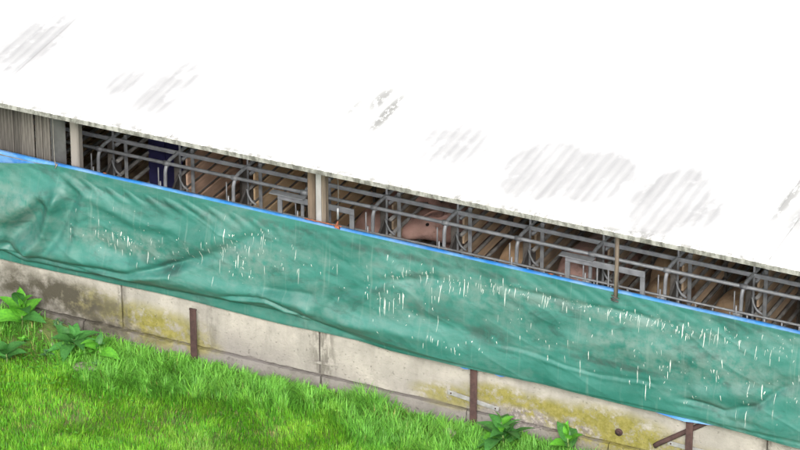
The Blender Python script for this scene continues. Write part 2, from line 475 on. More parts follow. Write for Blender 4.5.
# floor, far wall, gables
MB().box(X0+.1, XE-.1, .13, 9.9, GZ-.3, .08).build('floor', 'inner', barn)
MB().box(X0+.1, XE-.1, 9.9, 10.05, GZ-.3, .9).build('rear_wall', 'dark_wall', barn)
for gx_ in (X0+.02, XE-.1):
    v = [(a, y, z) for a in (gx_, gx_+.08) for y, z in ((.0, GZ-.3), (10.05, GZ-.3), (10.05, 2.12), (5.2, 2.62), (0, 2.12))]
    MB().add(v, [(4, 3, 2, 1, 0), (5, 6, 7, 8, 9)]+[(i, (i+1) % 5, 5+(i+1) % 5, 5+i) for i in range(5)]).build('gable_wall', 'dark_wall', barn)
for i in range(6):
    MB().box(-.06, .06, -.06, .06, .9, 2.1).build('rear_post', 'wood_grey', barn, (X0+.5+i*3.4, 9.97, 0))
# front wall: cast panels on a footing
def slab(w, z0, z1, y0, y1, seed, bv=.008):
    """panel with slightly ragged chipped edges"""
    r = np.random.default_rng(seed)
    n = 26; m = 6
    V = []; F = []
    for j in range(m+1):
        for i in range(n+1):
            xx = w*i/n; zz = z0+(z1-z0)*j/m; yy = y0+.002*r.standard_normal()
            if j == 0: zz += abs(r.normal(0, .007)); yy += .007
            if j == m: zz -= abs(r.normal(0, .004)); yy += .006
            if i in (0, n): yy += .006; xx += (1 if i == 0 else -1)*abs(r.normal(0, .003))
            V.append((xx, yy, zz))
    M1 = n+1
    for j in range(m):
        for i in range(n): F.append((j*M1+i, j*M1+i+1, (j+1)*M1+i+1, (j+1)*M1+i))
    per = [i for i in range(M1)] + [j*M1+n for j in range(1, m+1)] + [m*M1+i for i in range(n-1, -1, -1)] + [j*M1 for j in range(m-1, 0, -1)]
    o = len(V)
    for p_ in per: V.append((V[p_][0], y1, V[p_][2]))
    L = len(per)
    for k in range(L): F.append((per[k], o+k, o+(k+1) % L, per[(k+1) % L]))
    F.append(tuple(o+k for k in range(L)))
    b = MB(); b.add(V, F); return b
joints = [X0+.1, -6.3, -4.5, -2.665, -.757, 3.27, 5.2, 7.1, XE-.1]
for i in range(len(joints)-1):
    a, b = joints[i]+.006, joints[i+1]-.006
    slab(b-a, .085, 1.36, 0.0, .12, i).build('concrete_panel', 'concrete', barn, (a, 0, 0))
fj = [X0+.1, -6.9, -5.5, -4.2, -3.05, -1.95, -.74, .62, 1.9, 3.1, 4.4, 6.2, 7.8, XE-.1]
for i in range(len(fj)-1):
    a, b = fj[i]+.003, fj[i+1]-.003
    slab(b-a, -.3, .073, -.018, .12, 50+i).build('footing_block', 'footing', barn, (a, random.uniform(-.004, .004), 0))
MB().box(X0+.12, XE-.12, .035, .11, .0, 1.2).build('joint_mortar', 'footing', barn)
# painted smear of old mortar across the joint
sv = []
for i in range(14):
    t = i/13; cx = -.875+.34*t; cz = .187+.035*t
    h = .016*(.6+.6*random.random())*(1-.5*abs(t-.5))
    sv += [(cx, -.004, cz-h), (cx, -.004, cz+h)]
MB().add(sv, [(2*i, 2*i+2, 2*i+3, 2*i+1) for i in range(13)]).build('mortar_smear', 'concrete', barn)
# composite pillar, grey post, metal sheet
pillar = MB().box(-.862, -.795, .02, .15, 1.30, 2.20, .004).build('pillar', 'wood_brown', barn)
MB().box(-.793, -.733, .035, .15, 1.30, 2.20, .003).build('grey_face', 'render_grey', pillar)
MB().box(-.731, -.69, .012, .07, 1.30, 2.20, .004).build('tan_board', 'wood_tan', pillar)
MB().box(-3.135, -3.05, .03, .10, 1.30, 2.20, .006).build('pillar', 'post_grey', barn)
MB().box(-3.335, -3.19, .05, .054, 1.30, 2.20).build('metal_sheet', 'sheet_grey', barn)
for i in range(24):
    w = .066
    x0 = -3.345-(i+1)*(w+.004)
    o = MB().box(0, w, 0, .02, 1.28+random.uniform(-.02, .02), 2.195, .0025).build('plank', 'wood_grey', barn, (x0, .03+random.uniform(0, .008), 0))
    o.rotation_euler.y = random.uniform(-.006, .006)
for xp in (-6.2, 3.75, 6.2):
    MB().box(xp, xp+.12, .03, .15, 1.30, 2.20, .006).build('pillar', 'post_grey', barn)

# ------------------------------------------------------------------ tarpaulins
XT0, XT1 = -5.6, 5.6
def top_z(x): return 1.532 - .0095*(x)        # the rail the sheets hang from
rail = MB().tube([(XT0, -.035, top_z(XT0)-.03), (XT1, -.035, top_z(XT1)-.03)], .017, 10).build('tarp_rail', 'galv')
tag(rail, 'long steel tube that carries the tarpaulins along the wall top', 'rail')
def sstep(a, b, x):
    t = np.clip((x-a)/(b-a), 0, 1); return t*t*(3-2*t)
def seg(X, Z, pts, w, amp, kind='ridge', taper=.15):
    """fold along a polyline; kind ridge (outward), valley, or step (overlap crease)"""
    out = np.zeros_like(X)
    best = np.full_like(X, 9e9); sd = np.zeros_like(X); along = np.zeros_like(X)
    tot = sum(math.dist(pts[i], pts[i+1]) for i in range(len(pts)-1)); acc = 0
    for (a, b) in zip(pts[:-1], pts[1:]):
        L = math.dist(a, b); ux, uz = (b[0]-a[0])/L, (b[1]-a[1])/L
        t = np.clip((X-a[0])*ux+(Z-a[1])*uz, 0, L)
        dx = X-(a[0]+ux*t); dz = Z-(a[1]+uz*t); d = np.hypot(dx, dz)
        s = np.sign(ux*dz-uz*dx)
        m = d < best
        best = np.where(m, d, best); sd = np.where(m, s*d, sd); along = np.where(m, (acc+t)/tot, along); acc += L
    tp = sstep(0, taper, along)*sstep(0, taper, 1-along)*.85+.15
    q = sd/w
    if kind == 'ridge': return amp*tp*np.exp(-q*q)
    if kind == 'valley': return -amp*tp*np.exp(-q*q)
    return amp*tp*1.6*q*np.exp(-q*q)                    # step: proud above the line, deep below it
def tarp_y(X, V):
    """outward distance (towards -Y); V = 0 at the top, 1 at the hem; Z in metres"""
    Z = 1.53-V*1.0
    # warp so that folds wander
    Xw = X+.05*fnoise(X, Z, 21, 2.5, 3); Zw = Z+.04*fnoise(X, Z, 22, 2.5, 3)
    left = 1-sstep(-1.0, .8, X)
    Vc = np.clip(V, 0, 1)
    d = .035+.055*(left*np.sin(np.pi*Vc**.9)+(1-left)*1.25*np.sin(np.pi*.62*Vc))
    # hanging belly that tucks back under near the hem
    hemv = .965-.085*(1-sstep(-1.2, 1.0, X))+.012*np.sin(X*1.3)
    belly = np.exp(-((V-hemv+.09)/.10)**2)
    d += (.014+.048*left)*belly
    d -= (.014+.065*left)*sstep(hemv-.015, 1.03, V)+(.006+.012*left)*sstep(hemv-.01, hemv+.012, V)-.008*sstep(.975, 1.0, V)
    d += .03*fnoise(X, Z*1.6, 1, .9, 3)+.016*fnoise((X+Z*1.0)*.45, Z*2.0-X*.35, 2, 2.0, 3)
    f = lambda *a, **k: 1.3*seg(Xw, Zw, *a, **k)
    d += f([(-3.30, 1.25), (-3.55, .95), (-3.85, .62)], .075, .075, 'valley')
    d += f([(-3.12, 1.35), (-3.5, 1.12), (-3.9, .98)], .10, .045)
    d += f([(-3.16, 1.36), (-3.36, .9), (-3.60, .60)], .05, .040)
    d += f([(-3.02, 1.36), (-3.18, 1.0), (-3.40, .66)], .045, .030, 'valley')
    d += f([(-2.92, 1.38), (-3.0, 1.0), (-3.1, .72)], .05, .022)
    d += f([(-3.15, 1.45), (-2.8, 1.3), (-2.5, 1.22), (-2.0, 1.2)], .05, .02)
    d += f([(-3.9, .70), (-3.60, .60), (-3.15, .625), (-2.5, .69), (-2.0, .88), (-1.75, .99)], .045, -.034, 'step')
    d += f([(-2.35, .74), (-1.85, .98), (-1.2, 1.38)], .055, .028, 'valley')
    d += f([(-2.5, .80), (-2.0, 1.08), (-1.5, 1.30)], .09, .03)
    d += f([(-2.9, .95), (-2.5, .86), (-2.2, .98), (-1.9, 1.1)], .06, .016, 'valley')
    d += f([(-.80, .64), (-.487, .98), (-.08, 1.2), (.5, 1.28)], .05, .026, 'valley')
    d += f([(-.75, .76), (-.35, 1.05), (.1, 1.3)], .08, .022)
    d += f([(-1.27, .84), (-.72, .905)], .03, .014, 'valley')
    d += f([(-1.30, .78), (-.9, .80), (-.74, .72)], .05, .022)
    d += f([(-1.66, .667), (-1.2, .74), (-.76, .62)], .03, -.022, 'step')
    d += f([(-.6, .70), (-.2, .74), (.5, .72)], .05, .02)
    d += f([(.04, .95), (.5, .86), (.9, .88)], .07, .018, 'valley')
    d += f([(.85, .82), (1.3, .79), (1.84, .77), (2.45, .80)], .022, -.006, 'step')
    d += f([(.88, 1.325), (1.5, 1.35), (2.5, 1.33)], .03, .012, 'valley')
    d += f([(1.4, 1.05), (2.2, 1.06), (3.0, 1.12)], .10, .018)
    d += f([(2.5, .72), (2.95, .71), (3.2, .82), (3.55, 1.10)], .03, .026, 'valley')
    d += f([(2.6, .80), (3.0, .85), (3.3, 1.05)], .06, .022)
    d += f([(2.45, .66), (2.85, .66), (3.3, .64)], .03, .008, 'valley')
    d += f([(3.0, .98), (3.3, 1.0), (3.7, 1.2)], .05, .016, 'valley')
    d += f([(4.0, .7), (4.4, 1.1), (5.0, 1.3)], .06, .03, 'valley')
    d += f([(-5.4, .7), (-4.9, 1.1), (-4.4, 1.3)], .06, .03, 'valley')
    # short diagonal puckers below the rail, strongest on the left half
    env = np.exp(-((V-.10)/.075)**2)
    pk = np.sin((X*5.2+(1.53-Z)*-8.5)*2*np.pi*1.0 + 3*fnoise(X, Z, 9, 1.3, 2))
    mask = .25+.75*sstep(-3.3, -2.9, X)*(1-sstep(-1.5, -.9, X))
    d += .010*env*pk*mask*(.5+.5*fnoise(X, Z*0, 15, 2.2, 2)+.3)
    rd = 1-np.abs(fnoise((X-.5*Z)*.5, (Z+.35*X)*1.9, 33, 2.6, 2))*3.0
    d += .0045*np.clip(rd, 0, 1)**2*np.clip(V*6, 0, 1)
    rd2 = 1-np.abs(fnoise(X*1.2-.5*Z, Z*1.3+X*.4, 34, 6.5, 2))*3.0
    d += .0018*np.clip(rd2, 0, 1)**2*np.clip(V*6, 0, 1)
    d += .0012*fnoise(X, Z, 31, 12, 3)*(V > .02)
    top = sstep(0, .05, V)
    return .056-.028*top+(np.maximum(d, .004+.03*(1-sstep(.1, .5, V)))-.004)*top
nxT, nzT = 1120, 150
Xs = np.linspace(XT0, XT1, nxT+1); Vs = np.linspace(0, 1, nzT+1)
XG, VG = np.meshgrid(Xs, Vs, indexing='ij')
def hem_z(X):
    return .525 + .012*np.sin(X*2.1)+.01*fnoise(X, X*0, 40, 1.5, 2) - .02*np.exp(-((X-3.5)/.5)**2) + .032*sstep(.7, 1.5, X)*(1-sstep(3.0, 3.6, X))
def droop(X):      # the green sheet has slipped down off the rail at the far left
    return .105*(1-sstep(-3.95, -3.2, X)) + .010
def tarp_pt(X, V):
    Z = (top_z(X)-droop(X))*(1-V) + hem_z(X)*V
    Y = -tarp_y(X, (1.53-Z)/1.0)
    return X, Y, Z
TX, TY, TZ = tarp_pt(XG, VG)
Vv = np.stack([TX, TY, TZ], -1).reshape(-1, 3)
ii = np.arange((nxT+1)*(nzT+1)).reshape(nxT+1, nzT+1)
FF = np.stack([ii[:-1, :-1], ii[:-1, 1:], ii[1:, 1:], ii[1:, :-1]], -1).reshape(-1, 4)
tarp = link('green_tarpaulin', None)
tag(tarp, 'long creased green tarpaulin spotted with bird droppings, hung over the wall', 'tarpaulin')
sheet = link('sheet', np_mesh('sheet', Vv, FF, 'tarp'), tarp)
md = sheet.modifiers.new('thickness', 'SOLIDIFY'); md.thickness = .002; md.offset = 1
# hem roll along the bottom
hx = Xs[::8]; hy, hz = [], []
_, a_, b_ = tarp_pt(hx, np.ones_like(hx))
MB().tube([(hx[i], a_[i]+.004, b_[i]-.003) for i in range(len(hx))], .0075, 6).build('hem', 'tarp', tarp)
# droppings: thin dried runs lying on the sheet
clusters = [  # x, v-centre z, spread x, spread z, number, mean length
    (-2.65, 1.02, .28, .06, 46, .045), (-2.3, 1.12, .12, .08, 14, .05), (-2.85, 1.2, .2, .06, 8, .03), (-2.0, 1.10, .14, .10, 18, .05), (-2.45, .9, .3, .05, 12, .03), (-1.5, 1.2, .18, .09, 42, .06),
    (-1.45, 1.0, .15, .1, 22, .05), (-1.25, 1.32, .1, .06, 12, .07), (-1.0, 1.2, .15, .12, 12, .06), (-.62, 1.2, .2, .1, 8, .04), (-.12, 1.06, .18, .08, 32, .07), (.12, 1.28, .18, .06, 22, .06),
    (.5, 1.30, .25, .06, 34, .05), (.25, 1.0, .2, .1, 14, .05), (.95, 1.36, .25, .03, 26, .04), (1.35, 1.33, .3, .03, 34, .04), (1.85, 1.335, .25, .025, 24, .035), (2.2, 1.345, .22, .03, 44, .045), (2.55, 1.33, .2, .035, 38, .05),
    (3.0, 1.35, .25, .05, 30, .05), (3.4, 1.35, .2, .06, 26, .06), (1.5, 1.0, .7, .16, 40, .045), (2.5, .98, .4, .12, 34, .05), (3.1, .95, .35, .12, 36, .05), (2.5, .74, .3, .05, 10, .05), (.6, .75, .5, .06, 12, .05), (0, .8, .4, .08, 10, .04), (4.3, 1.2, .5, .15, 60, .05), (-4.6, 1.1, .4, .1, 40, .05)]
dv = []; df = []
for cx, cz, sx, sz, n, ml in clusters:
    for _ in range(n):
        x = random.gauss(cx, sx*.8); z = random.gauss(cz, sz*.9)
        big = random.random() < .18
        L = max(.008, random.expovariate(1/ml))*(1.3 if big else .55); L = min(L, .15)
        w = random.uniform(.0014, .0032)*(1.5 if big else 1)
        ns = 7
        dx = random.uniform(-.01, .01)
        P = []
        z1 = top_z(x)-droop(np.array(x)); h = hem_z(np.array([x]))[0]
        if z > 1.47 or z-L < .56: continue
        o = len(dv)
        for k in range(ns+1):
            t = k/ns
            ww = w*(1.25-.9*t)*(math.sin(math.pi*min(1, t*3+.15)/2) if t < .3 else 1)*random.uniform(.75, 1.2)
            if t > .93: ww *= .4
            for sgn in (-1, 1):
                xx = x+dx*t+sgn*ww; zz = z-L*t
                dv.append((xx, zz))
        for k in range(ns): df.append((o+2*k, o+2*k+2, o+2*k+3, o+2*k+1))
dv = np.array(dv)
dy = -tarp_y(dv[:, 0], (1.53-dv[:, 1]))-.0042
DV = np.stack([dv[:, 0], dy, dv[:, 1]], -1)
dr = link('bird_droppings', np_mesh('bird_droppings', DV, np.array(df), 'dropping', False), tarp)
tag(dr, kind='stuff')
# blue sheet behind: rolled over the rail, its top shows above the green one
bt = link('blue_tarpaulin', None)
tag(bt, 'bright blue tarpaulin layer showing as a strip above the green one', 'tarpaulin')
nb = 700
bx = np.linspace(XT0, XT1, nb+1)
prof = [(.012, -.06), (.022, -.03), (.012, -.018), (.0, -.009), (-.016, -.004), (-.034, -.004), (-.046, -.010), (-.050, -.022), (-.050, -.05), (-.030, -.11), (-.012, -.45), (-.012, -.8), (-.042, -.985)]
PV = []
for j, (yy, zz) in enumerate(prof):
    wob = .003*fnoise(bx, bx*0+j*.35, 60, 6, 3)
    zl = top_z(bx)+zz+(.004*fnoise(bx, bx*0, 61, 3, 3) if j > 1 else 0)
    if j == len(prof)-1:
        zl = hem_z(bx)-.005 - .034*np.clip(1-np.abs(bx-2.60)/.30, 0, 1)**.7 - .022*np.exp(-((bx-.64)/.06)**2) - .022*np.exp(-((bx-.96)/.06)**2)-.012*np.exp(-((bx+3.1)/.06)**2)
        yb = -tarp_y(bx, np.ones_like(bx)*(1.53-hem_z(bx)))
        PV.append(np.stack([bx, np.where(True, yb+.012-.014*np.exp(-((bx-2.6)/.25)**2), 0), zl], -1)); continue
    ybase = np.full_like(bx, yy)
    if j >= 9:
        ybase = -np.minimum(np.abs(ybase), tarp_y(bx, np.full_like(bx, -zz))-.008)
    PV.append(np.stack([bx, ybase+wob, zl], -1))
PV = np.array(PV)
ii = np.arange(PV.shape[0]*PV.shape[1]).reshape(PV.shape[0], PV.shape[1])
FB = np.stack([ii[:-1, :-1], ii[1:, :-1], ii[1:, 1:], ii[:-1, 1:]], -1).reshape(-1, 4)
bs = link('sheet', np_mesh('blue_sheet', PV.reshape(-1, 3), FB, 'blue_tarp'), bt)
# rusty twine binding on the rolled edge
for a, b in ((-.86, -.52), (1.35, 1.39), (-2.78, -2.75)):
    n = max(2, int((b-a)/.02)); pts = [(a+(b-a)*i/n, -.040+.006*random.random(), top_z(a+(b-a)*i/n)+.010+.004*random.random()) for i in range(n+1)]
    MB().tube(pts, .0045, 6).build('binding', 'orange', bt)

# thin pole, hanging cord, thread
o = thing('thin_pole', 'thin brownish pole standing in front of the tarpaulin rail at the second gate', 'pole', (1.972, -.115, 0))
MB().tube([(0, 0, 1.485), (.002, .003, 1.8), (0, -.0, 2.135)], .017, 10).build('pole', 'wood_tan', o)
MB().tube([(-.03, -.01, 1.51), (.0, -.022, 1.50), (.035, -.012, 1.495), (0, -.022, 1.485), (-.035, -.01, 1.48)], .006, 6).build('lashing', 'feeder', o)
MB().tube([(-.03, -.012, 1.468), (.03, -.014, 1.464)], .007, 6).build('lashing', 'feeder', o)
o = thing('hanging_cord', 'thin cord with orange clip hanging beside the timber pillar', 'cord', (-.545, -.05, 0))
MB().tube([(0, 0, 2.13), (.002, .01, 1.85), (0, 0, 1.555)], .0032, 6).build('cord', 'feeder', o)
MB().tube([(0, 0, 1.60), (-.004, -.006, 1.575), (-.018, -.012, 1.55), (.016, -.012, 1.545), (0, -.012, 1.565)], [.006, .012, .012, .012, .008], 8).build('clip', 'orange', o)
MB().tube([(0, 0, 1.62), (0, 0, 1.72)], .010, 8).build('toggle', 'galv', o)
o = MB().tube([(-3.27, -.01, 2.10), (-3.262, -.03, 1.8), (-3.245, -.055, 1.60), (-3.23, -.062, 1.555), (-3.215, -.064, 1.575), (-3.235, -.066, 1.53)], [.0018, .0018, .0025, .007, .006, .005], 6).build('tie_string', 'thread')
tag(o, 'pale knotted string tying the tarpaulin beside the plank wall', 'string')

# steel stakes, strips, brace, bolt
def stake(x, h, yy, label):
    t = thing('steel_stake', label, 'stake', (x, yy, GZ), 'rusty steel stakes against the wall')
    b = MB()
    # angle section: two flanges
    b.box(-.031, .031, -.006, .006, -.15, h-GZ, .002)
    b.build('flange', 'rust', t)
    MB().box(-.006, .006, .0065, .026, -.15, h-GZ-.004, .002).build('web', 'rust', t)
    MB().box(-.034, .034, -.010, .012, h-GZ, h-GZ+.012, .003).build('cap', 'rust', t)
    return t
stake(-1.918, .475, -.085, 'short rusty stake left of the wall joint, top just below the tarp')
stake(.70, .53, -.050, 'rusty stake crossing the diagonal metal strip above the leafy weed')
stake(2.625, .56, -.062, 'rusty stake crossed by a slanting brace at the right')
o = MB().tube([(2.315, -.026, .165), (2.345, -.026, .192), (2.56, -.026, .348), (2.753, -.026, .487), (2.80, -.028, .52)], .022, 8).build('wooden_brace', 'rust')
tag(o, 'slanting rusty brown brace across the right stake', 'brace')
def strip(x0, z0, x1, z1, label):
    L = math.dist((x0, z0), (x1, z1)); a = math.atan2(z1-z0, x1-x0)
    t = thing('metal_strip', label, 'metal strip', (x0, -.012, z0)); t.rotation_euler.y = -a
    MB().box(0, L, -.004, .004, -.019, .019, .0015).build('flat_bar', 'strip', t)
    for q in (.03, L-.03):
        MB().tube([(q, -.004, 0), (q, -.009, 0)], .007, 8).build('screw', 'rust', t)
strip(.449, .212, .915, .158, 'light grey flat metal strip screwed to the lichen covered wall behind a stake')
strip(2.42, .215, 2.90, .20, 'light grey flat metal strip at the foot of the slanting brace')
o = thing('wall_bolt', 'round rusty bolt head with washer on yellow lichen wall', 'bolt', (1.988, -.002, .201))
MB().tube([(0, 0, 0), (0, -.008, 0)], .033, 20).build('washer', 'rust', o)
MB().tube([(0, -.008, 0), (0, -.022, 0)], .014, 6).build('bolt_head', 'rust', o)

# ------------------------------------------------------------------ sow crates
FZ = .08
PX = [-3.44+.675*i for i in range(-3, 14)]
dark_bar = MB().tube([(0, .03, 0), (0, 2.15, 0)], .0145, 6).mesh('side_bar', 'bar')
light_bar = MB().tube([(0, .03, 0), (0, 2.15, 0)], .0175, 8).mesh('side_bar', 'galv_dull')
def make_divider():
    t = thing('crate_divider', '', 'crate divider', (0, 1.27, 0), 'dividers of the sow crates')
    MB().tube([(0, 0, FZ), (0, 0, 2.262)], .011, 8).build('post', 'galv', t)
    MB().box(.05, .085, .10, .108, FZ, 1.21, .002).build('stanchion', 'galv', t)
    MB().box(-.075, -.02, .02, .028, FZ, 1.20, .002).build('stanchion', 'bar', t)
    pts = [(0, .35, 1.215), (0, .05, 1.218), (0, -.155, 1.215)]
    for k in range(1, 8):
        a = k/7*math.pi/2
        pts.append((-.01*k/7, -.155-.095*math.sin(a), 1.215-.095*(1-math.cos(a))))
    pts += [(-.014, -.252, .9), (-.016, -.25, .55), (-.016, -.25, FZ)]
    MB().tube(pts, .0165, 10).build('front_loop', 'galv_light', t)
    for k_ in range(6):
        link('side_bar', dark_bar, t, (.016, 0, .205+.153*k_))
    MB().tube([(0.01, .02, 1.13), (0.01, 2.15, 1.13)], .018, 6).build('side_bar', 'galv', t)
    for y in (1.1, 2.16):
        MB().tube([(0.01, y, FZ), (0.01, y, 1.16)], .02, 8).build('side_upright', 'bar', t)
    # drop handle
    MB().tube([(.0, -.02, 1.0), (.015, -.03, .95), (.05, -.04, .905), (.10, -.04, .875)], .010, 8).build('handle', 'galv', t)
    # latch and rod on the loop
    l = MB().box(-.065, .0, -.30, -.265, .925, .975, .006).build('latch', 'galv_light', t)
    MB().tube([(-.06, -.285, .86), (-.06, -.285, 1.17)], .006, 6).build('rod', 'galv', l)
    MB().tube([(-.035, -.30, .90), (-.035, -.30, 1.05)], .007, 6).build('rod', 'galv_light', l)
    # dark feeding plate between loop and post, with a shallow trough at its foot
    v = []
    for x_ in (-.035, -.015): v += [(x_, -.22, .30), (x_, .16, .30), (x_, .16, .93), (x_, .02, 1.0), (x_, -.22, .78)]
    f = [(4, 3, 2, 1, 0), (5, 6, 7, 8, 9)]+[(i, (i+1) % 5, 5+(i+1) % 5, 5+i) for i in range(5)]
    MB().add(v, f).build('feeding_plate', 'feeder', t)
    MB().box(-.17, -.04, -.16, .08, .62, .78, .02).build('feed_box', 'feeder', t)
    return t
boards = {k_: MB().box(0, .02, 0, 2.1, 0, .112 if 'dark' not in k_ and k_ != 'board_brown' else .088, .003).mesh('board', k_) for k_ in ('board_rose', 'board_tan', 'board_brown', 'board_dark')}
div0 = make_divider()
labels = {0: 'crate divider just right of the grey post, in deep shade', 1: 'crate divider in front of the right edge of the navy blue panel',
          2: 'crate divider between the two tan sows left of the timber pillar', 3: 'crate divider hidden behind the timber pillar',
          4: 'crate divider left of the pink sow with turned head', 5: 'crate divider right of the pink sow with turned head',
          6: 'crate divider just left of the second front gate', 7: 'crate divider behind the second gate, beside the thin pole',
          8: 'crate divider first to the right of the second gate', 9: 'rightmost crate divider in the photo, above the tarpaulin'}
for n, xp in enumerate(PX):
    o = div0 if n == 0 else copy_tree(div0)
    o.location = (xp, 1.27, 0)
    i = n-3
    if i >= 5 or i <= 0:
        for q in kids(o):
            if q.data and q.data.name.startswith('side_bar') and q.location.z > 0: q.data = light_bar
    bm_ = {1: 'board_rose', 2: 'board_tan', 3: 'board_tan', 5: 'board_brown', 8: 'board_brown', 9: 'board_brown', 10: 'board_brown'}.get(i, 'board_dark')
    for k_ in range(6):
        if i <= 0 and k_ > 1: continue
        if (i, k_) in ((6, 4), (7, 3), (8, 3), (4, 2)): continue
        link('board', boards[bm_], o, (-.012, .115, .222+.153*k_+(.0 if i < 5 else .012)))
    if 1 <= i <= 3:
        for q in kids(o):
            if q.name.startswith('side_bar') and q.location.z > 0: q.location.x = -.02
    o['label'] = labels.get(i, 'crate divider %s' % {-1: 'hidden by the grey timber post and plank wall', -2: 'hidden behind the middle of the plank wall', -3: 'leftmost of all, hidden behind the plank wall', 10: 'just beyond the right edge of the photo', 11: 'second beyond the right edge of the photo', 12: 'third beyond the right edge of the photo'}.get(i, 'rightmost of all, beyond the right edge of the photo'))
XR0, XR1 = PX[0]-.1, PX[-1]+.1
# the two long rails and the low guard rail
o = MB().box(XR0, XR1, 1.232, 1.252, 1.195, 1.232, .004).build('rear_top_rail', 'galv_light')
tag(o, 'upper long grey rail bolted across the crate divider posts', 'rail')
o = MB().tube([(XR0, 1.03, 1.205), (XR1, 1.03, 1.205)], .0165, 10).build('front_top_rail', 'galv_light')
tag(o, 'lower long grey rail running along the front loops of the crates', 'rail')
for n, xp in enumerate(PX):
    MB().tube([(xp-.03, 1.03, 1.205), (xp+.03, 1.03, 1.205)], .024, 10).build('clamp', 'galv', o)
t = thing('guard_rail', 'thin low grey rail with short uprights just above the tarpaulin edge', 'guard rail', (0, .985, 0))
MB().tube([(XR0, 0, .985), (XR1, 0, .985)], .011, 6).build('rail', 'galv', t)
u = MB().tube([(0, 0, FZ), (0, 0, .98)], .0075, 6).mesh('upright', 'galv')
x = XR0+.05
while x < XR1:
    link('upright', u, t, (x, 0, 0)); x += .152
# gates
def gate(x0, x1, label, flange):
    t = thing('crate_gate', label, 'gate', (x0, .955, 0), 'front gates of the crates')
    w = x1-x0
    MB().box(0, w, -.012, .004, 1.135, 1.19, .003).build('top_bar', 'galv_light', t)
    MB().box(.0, .042, -.014, .006, .30, 1.133, .003).build('leg', 'galv_light', t)
    MB().box(w-.042, w, -.014, .006, .30, 1.133, .003).build('leg', 'galv_light', t)
    MB().box(.0, w, -.012, .004, .25, .298, .003).build('bottom_bar', 'galv_light', t)
    MB().box(flange[0], flange[1], -.06, .02, 1.196, 1.206, .002).build('flange', 'galv_light', t)
    for q in (.36, .5, .62):
        MB().tube([(w*q+.03, 0, .30), (w*q+.03, 0, 1.133)], .007, 6).build('bar', 'galv', t)
    l = MB().box(w*.36, w*.36+.06, -.03, -.014, .86, .95, .004).build('latch', 'galv_light', t)
    return t
gate(1.075, 1.795, 'grey metal front gate beside the thin pole, right half of the photo', (-.04, .26))
gate(-1.63, -.895, 'grey metal front gate partly behind the timber pillar', (-.06, .27))

# slatted floor of the pens
t = thing('slatted_floor', 'worn tan concrete floor slats lying behind the crate fronts', 'floor slats', (0, 0, FZ+.002))
sl_ = MB().box(0, .115, 0, 3.2, 0, .05, .006).mesh('slat', 'slat')
x = XR0
while x < XR1:
    link('slat', sl_, t, (x, 1.15, random.uniform(0, .004))); x += .135
# troughs and an inner partition at the back of the pens
o = MB().box(XR0, XR1, 4.42, 4.5, FZ, .6, .01).build('inner_wall', 'dark_wall'); tag(o, 'dark low partition behind the sow crates', 'partition')
# blue panel
o = thing('plastic_screen', 'dark navy plastic panel standing in the shaded crate at the left', 'panel', (-3.42, 1.85, FZ))
MB().box(0, .17, 0, .03, 0, 1.12, .006).build('board', 'blue_plastic', o)
MB().box(.175, .345, .004, .034, 0, 1.12, .006).build('board', 'blue_plastic', o)

# ------------------------------------------------------------------ sows
def skin_obj(chains, sub=2):
    """chains: lists of (co, (r1, r2)); every chain after the first starts at vertex index given"""
    vs = []; es = []; rs = []
    for start, ch in chains:
        prev = start
        for co, r in ch:
            vs.append(co); rs.append(r); k = len(vs)-1
            if prev is not None: es.append((prev, k))
            prev = k
    me = bpy.data.meshes.new('body'); me.from_pydata(vs, es, [])
    ob = bpy.data.objects.new('body_tmp', me); COL.objects.link(ob)
    ob.modifiers.new('skin', 'SKIN').use_smooth_shade = True
    sv = me.skin_vertices[0].data if me.skin_vertices else None
    if sv is None:
        me.attributes  # pragma: no cover
    for k, r in enumerate(rs):
        sv[k].radius = r if hasattr(r, '__len__') else (r, r)
        sv[k].use_root = (k == 0)
    s2 = ob.modifiers.new('sub', 'SUBSURF'); s2.levels = sub; s2.render_levels = sub
    dg = bpy.context.evaluated_depsgraph_get()
    out = bpy.data.meshes.new_from_object(ob.evaluated_get(dg))
    bpy.data.objects.remove(ob)
    return out
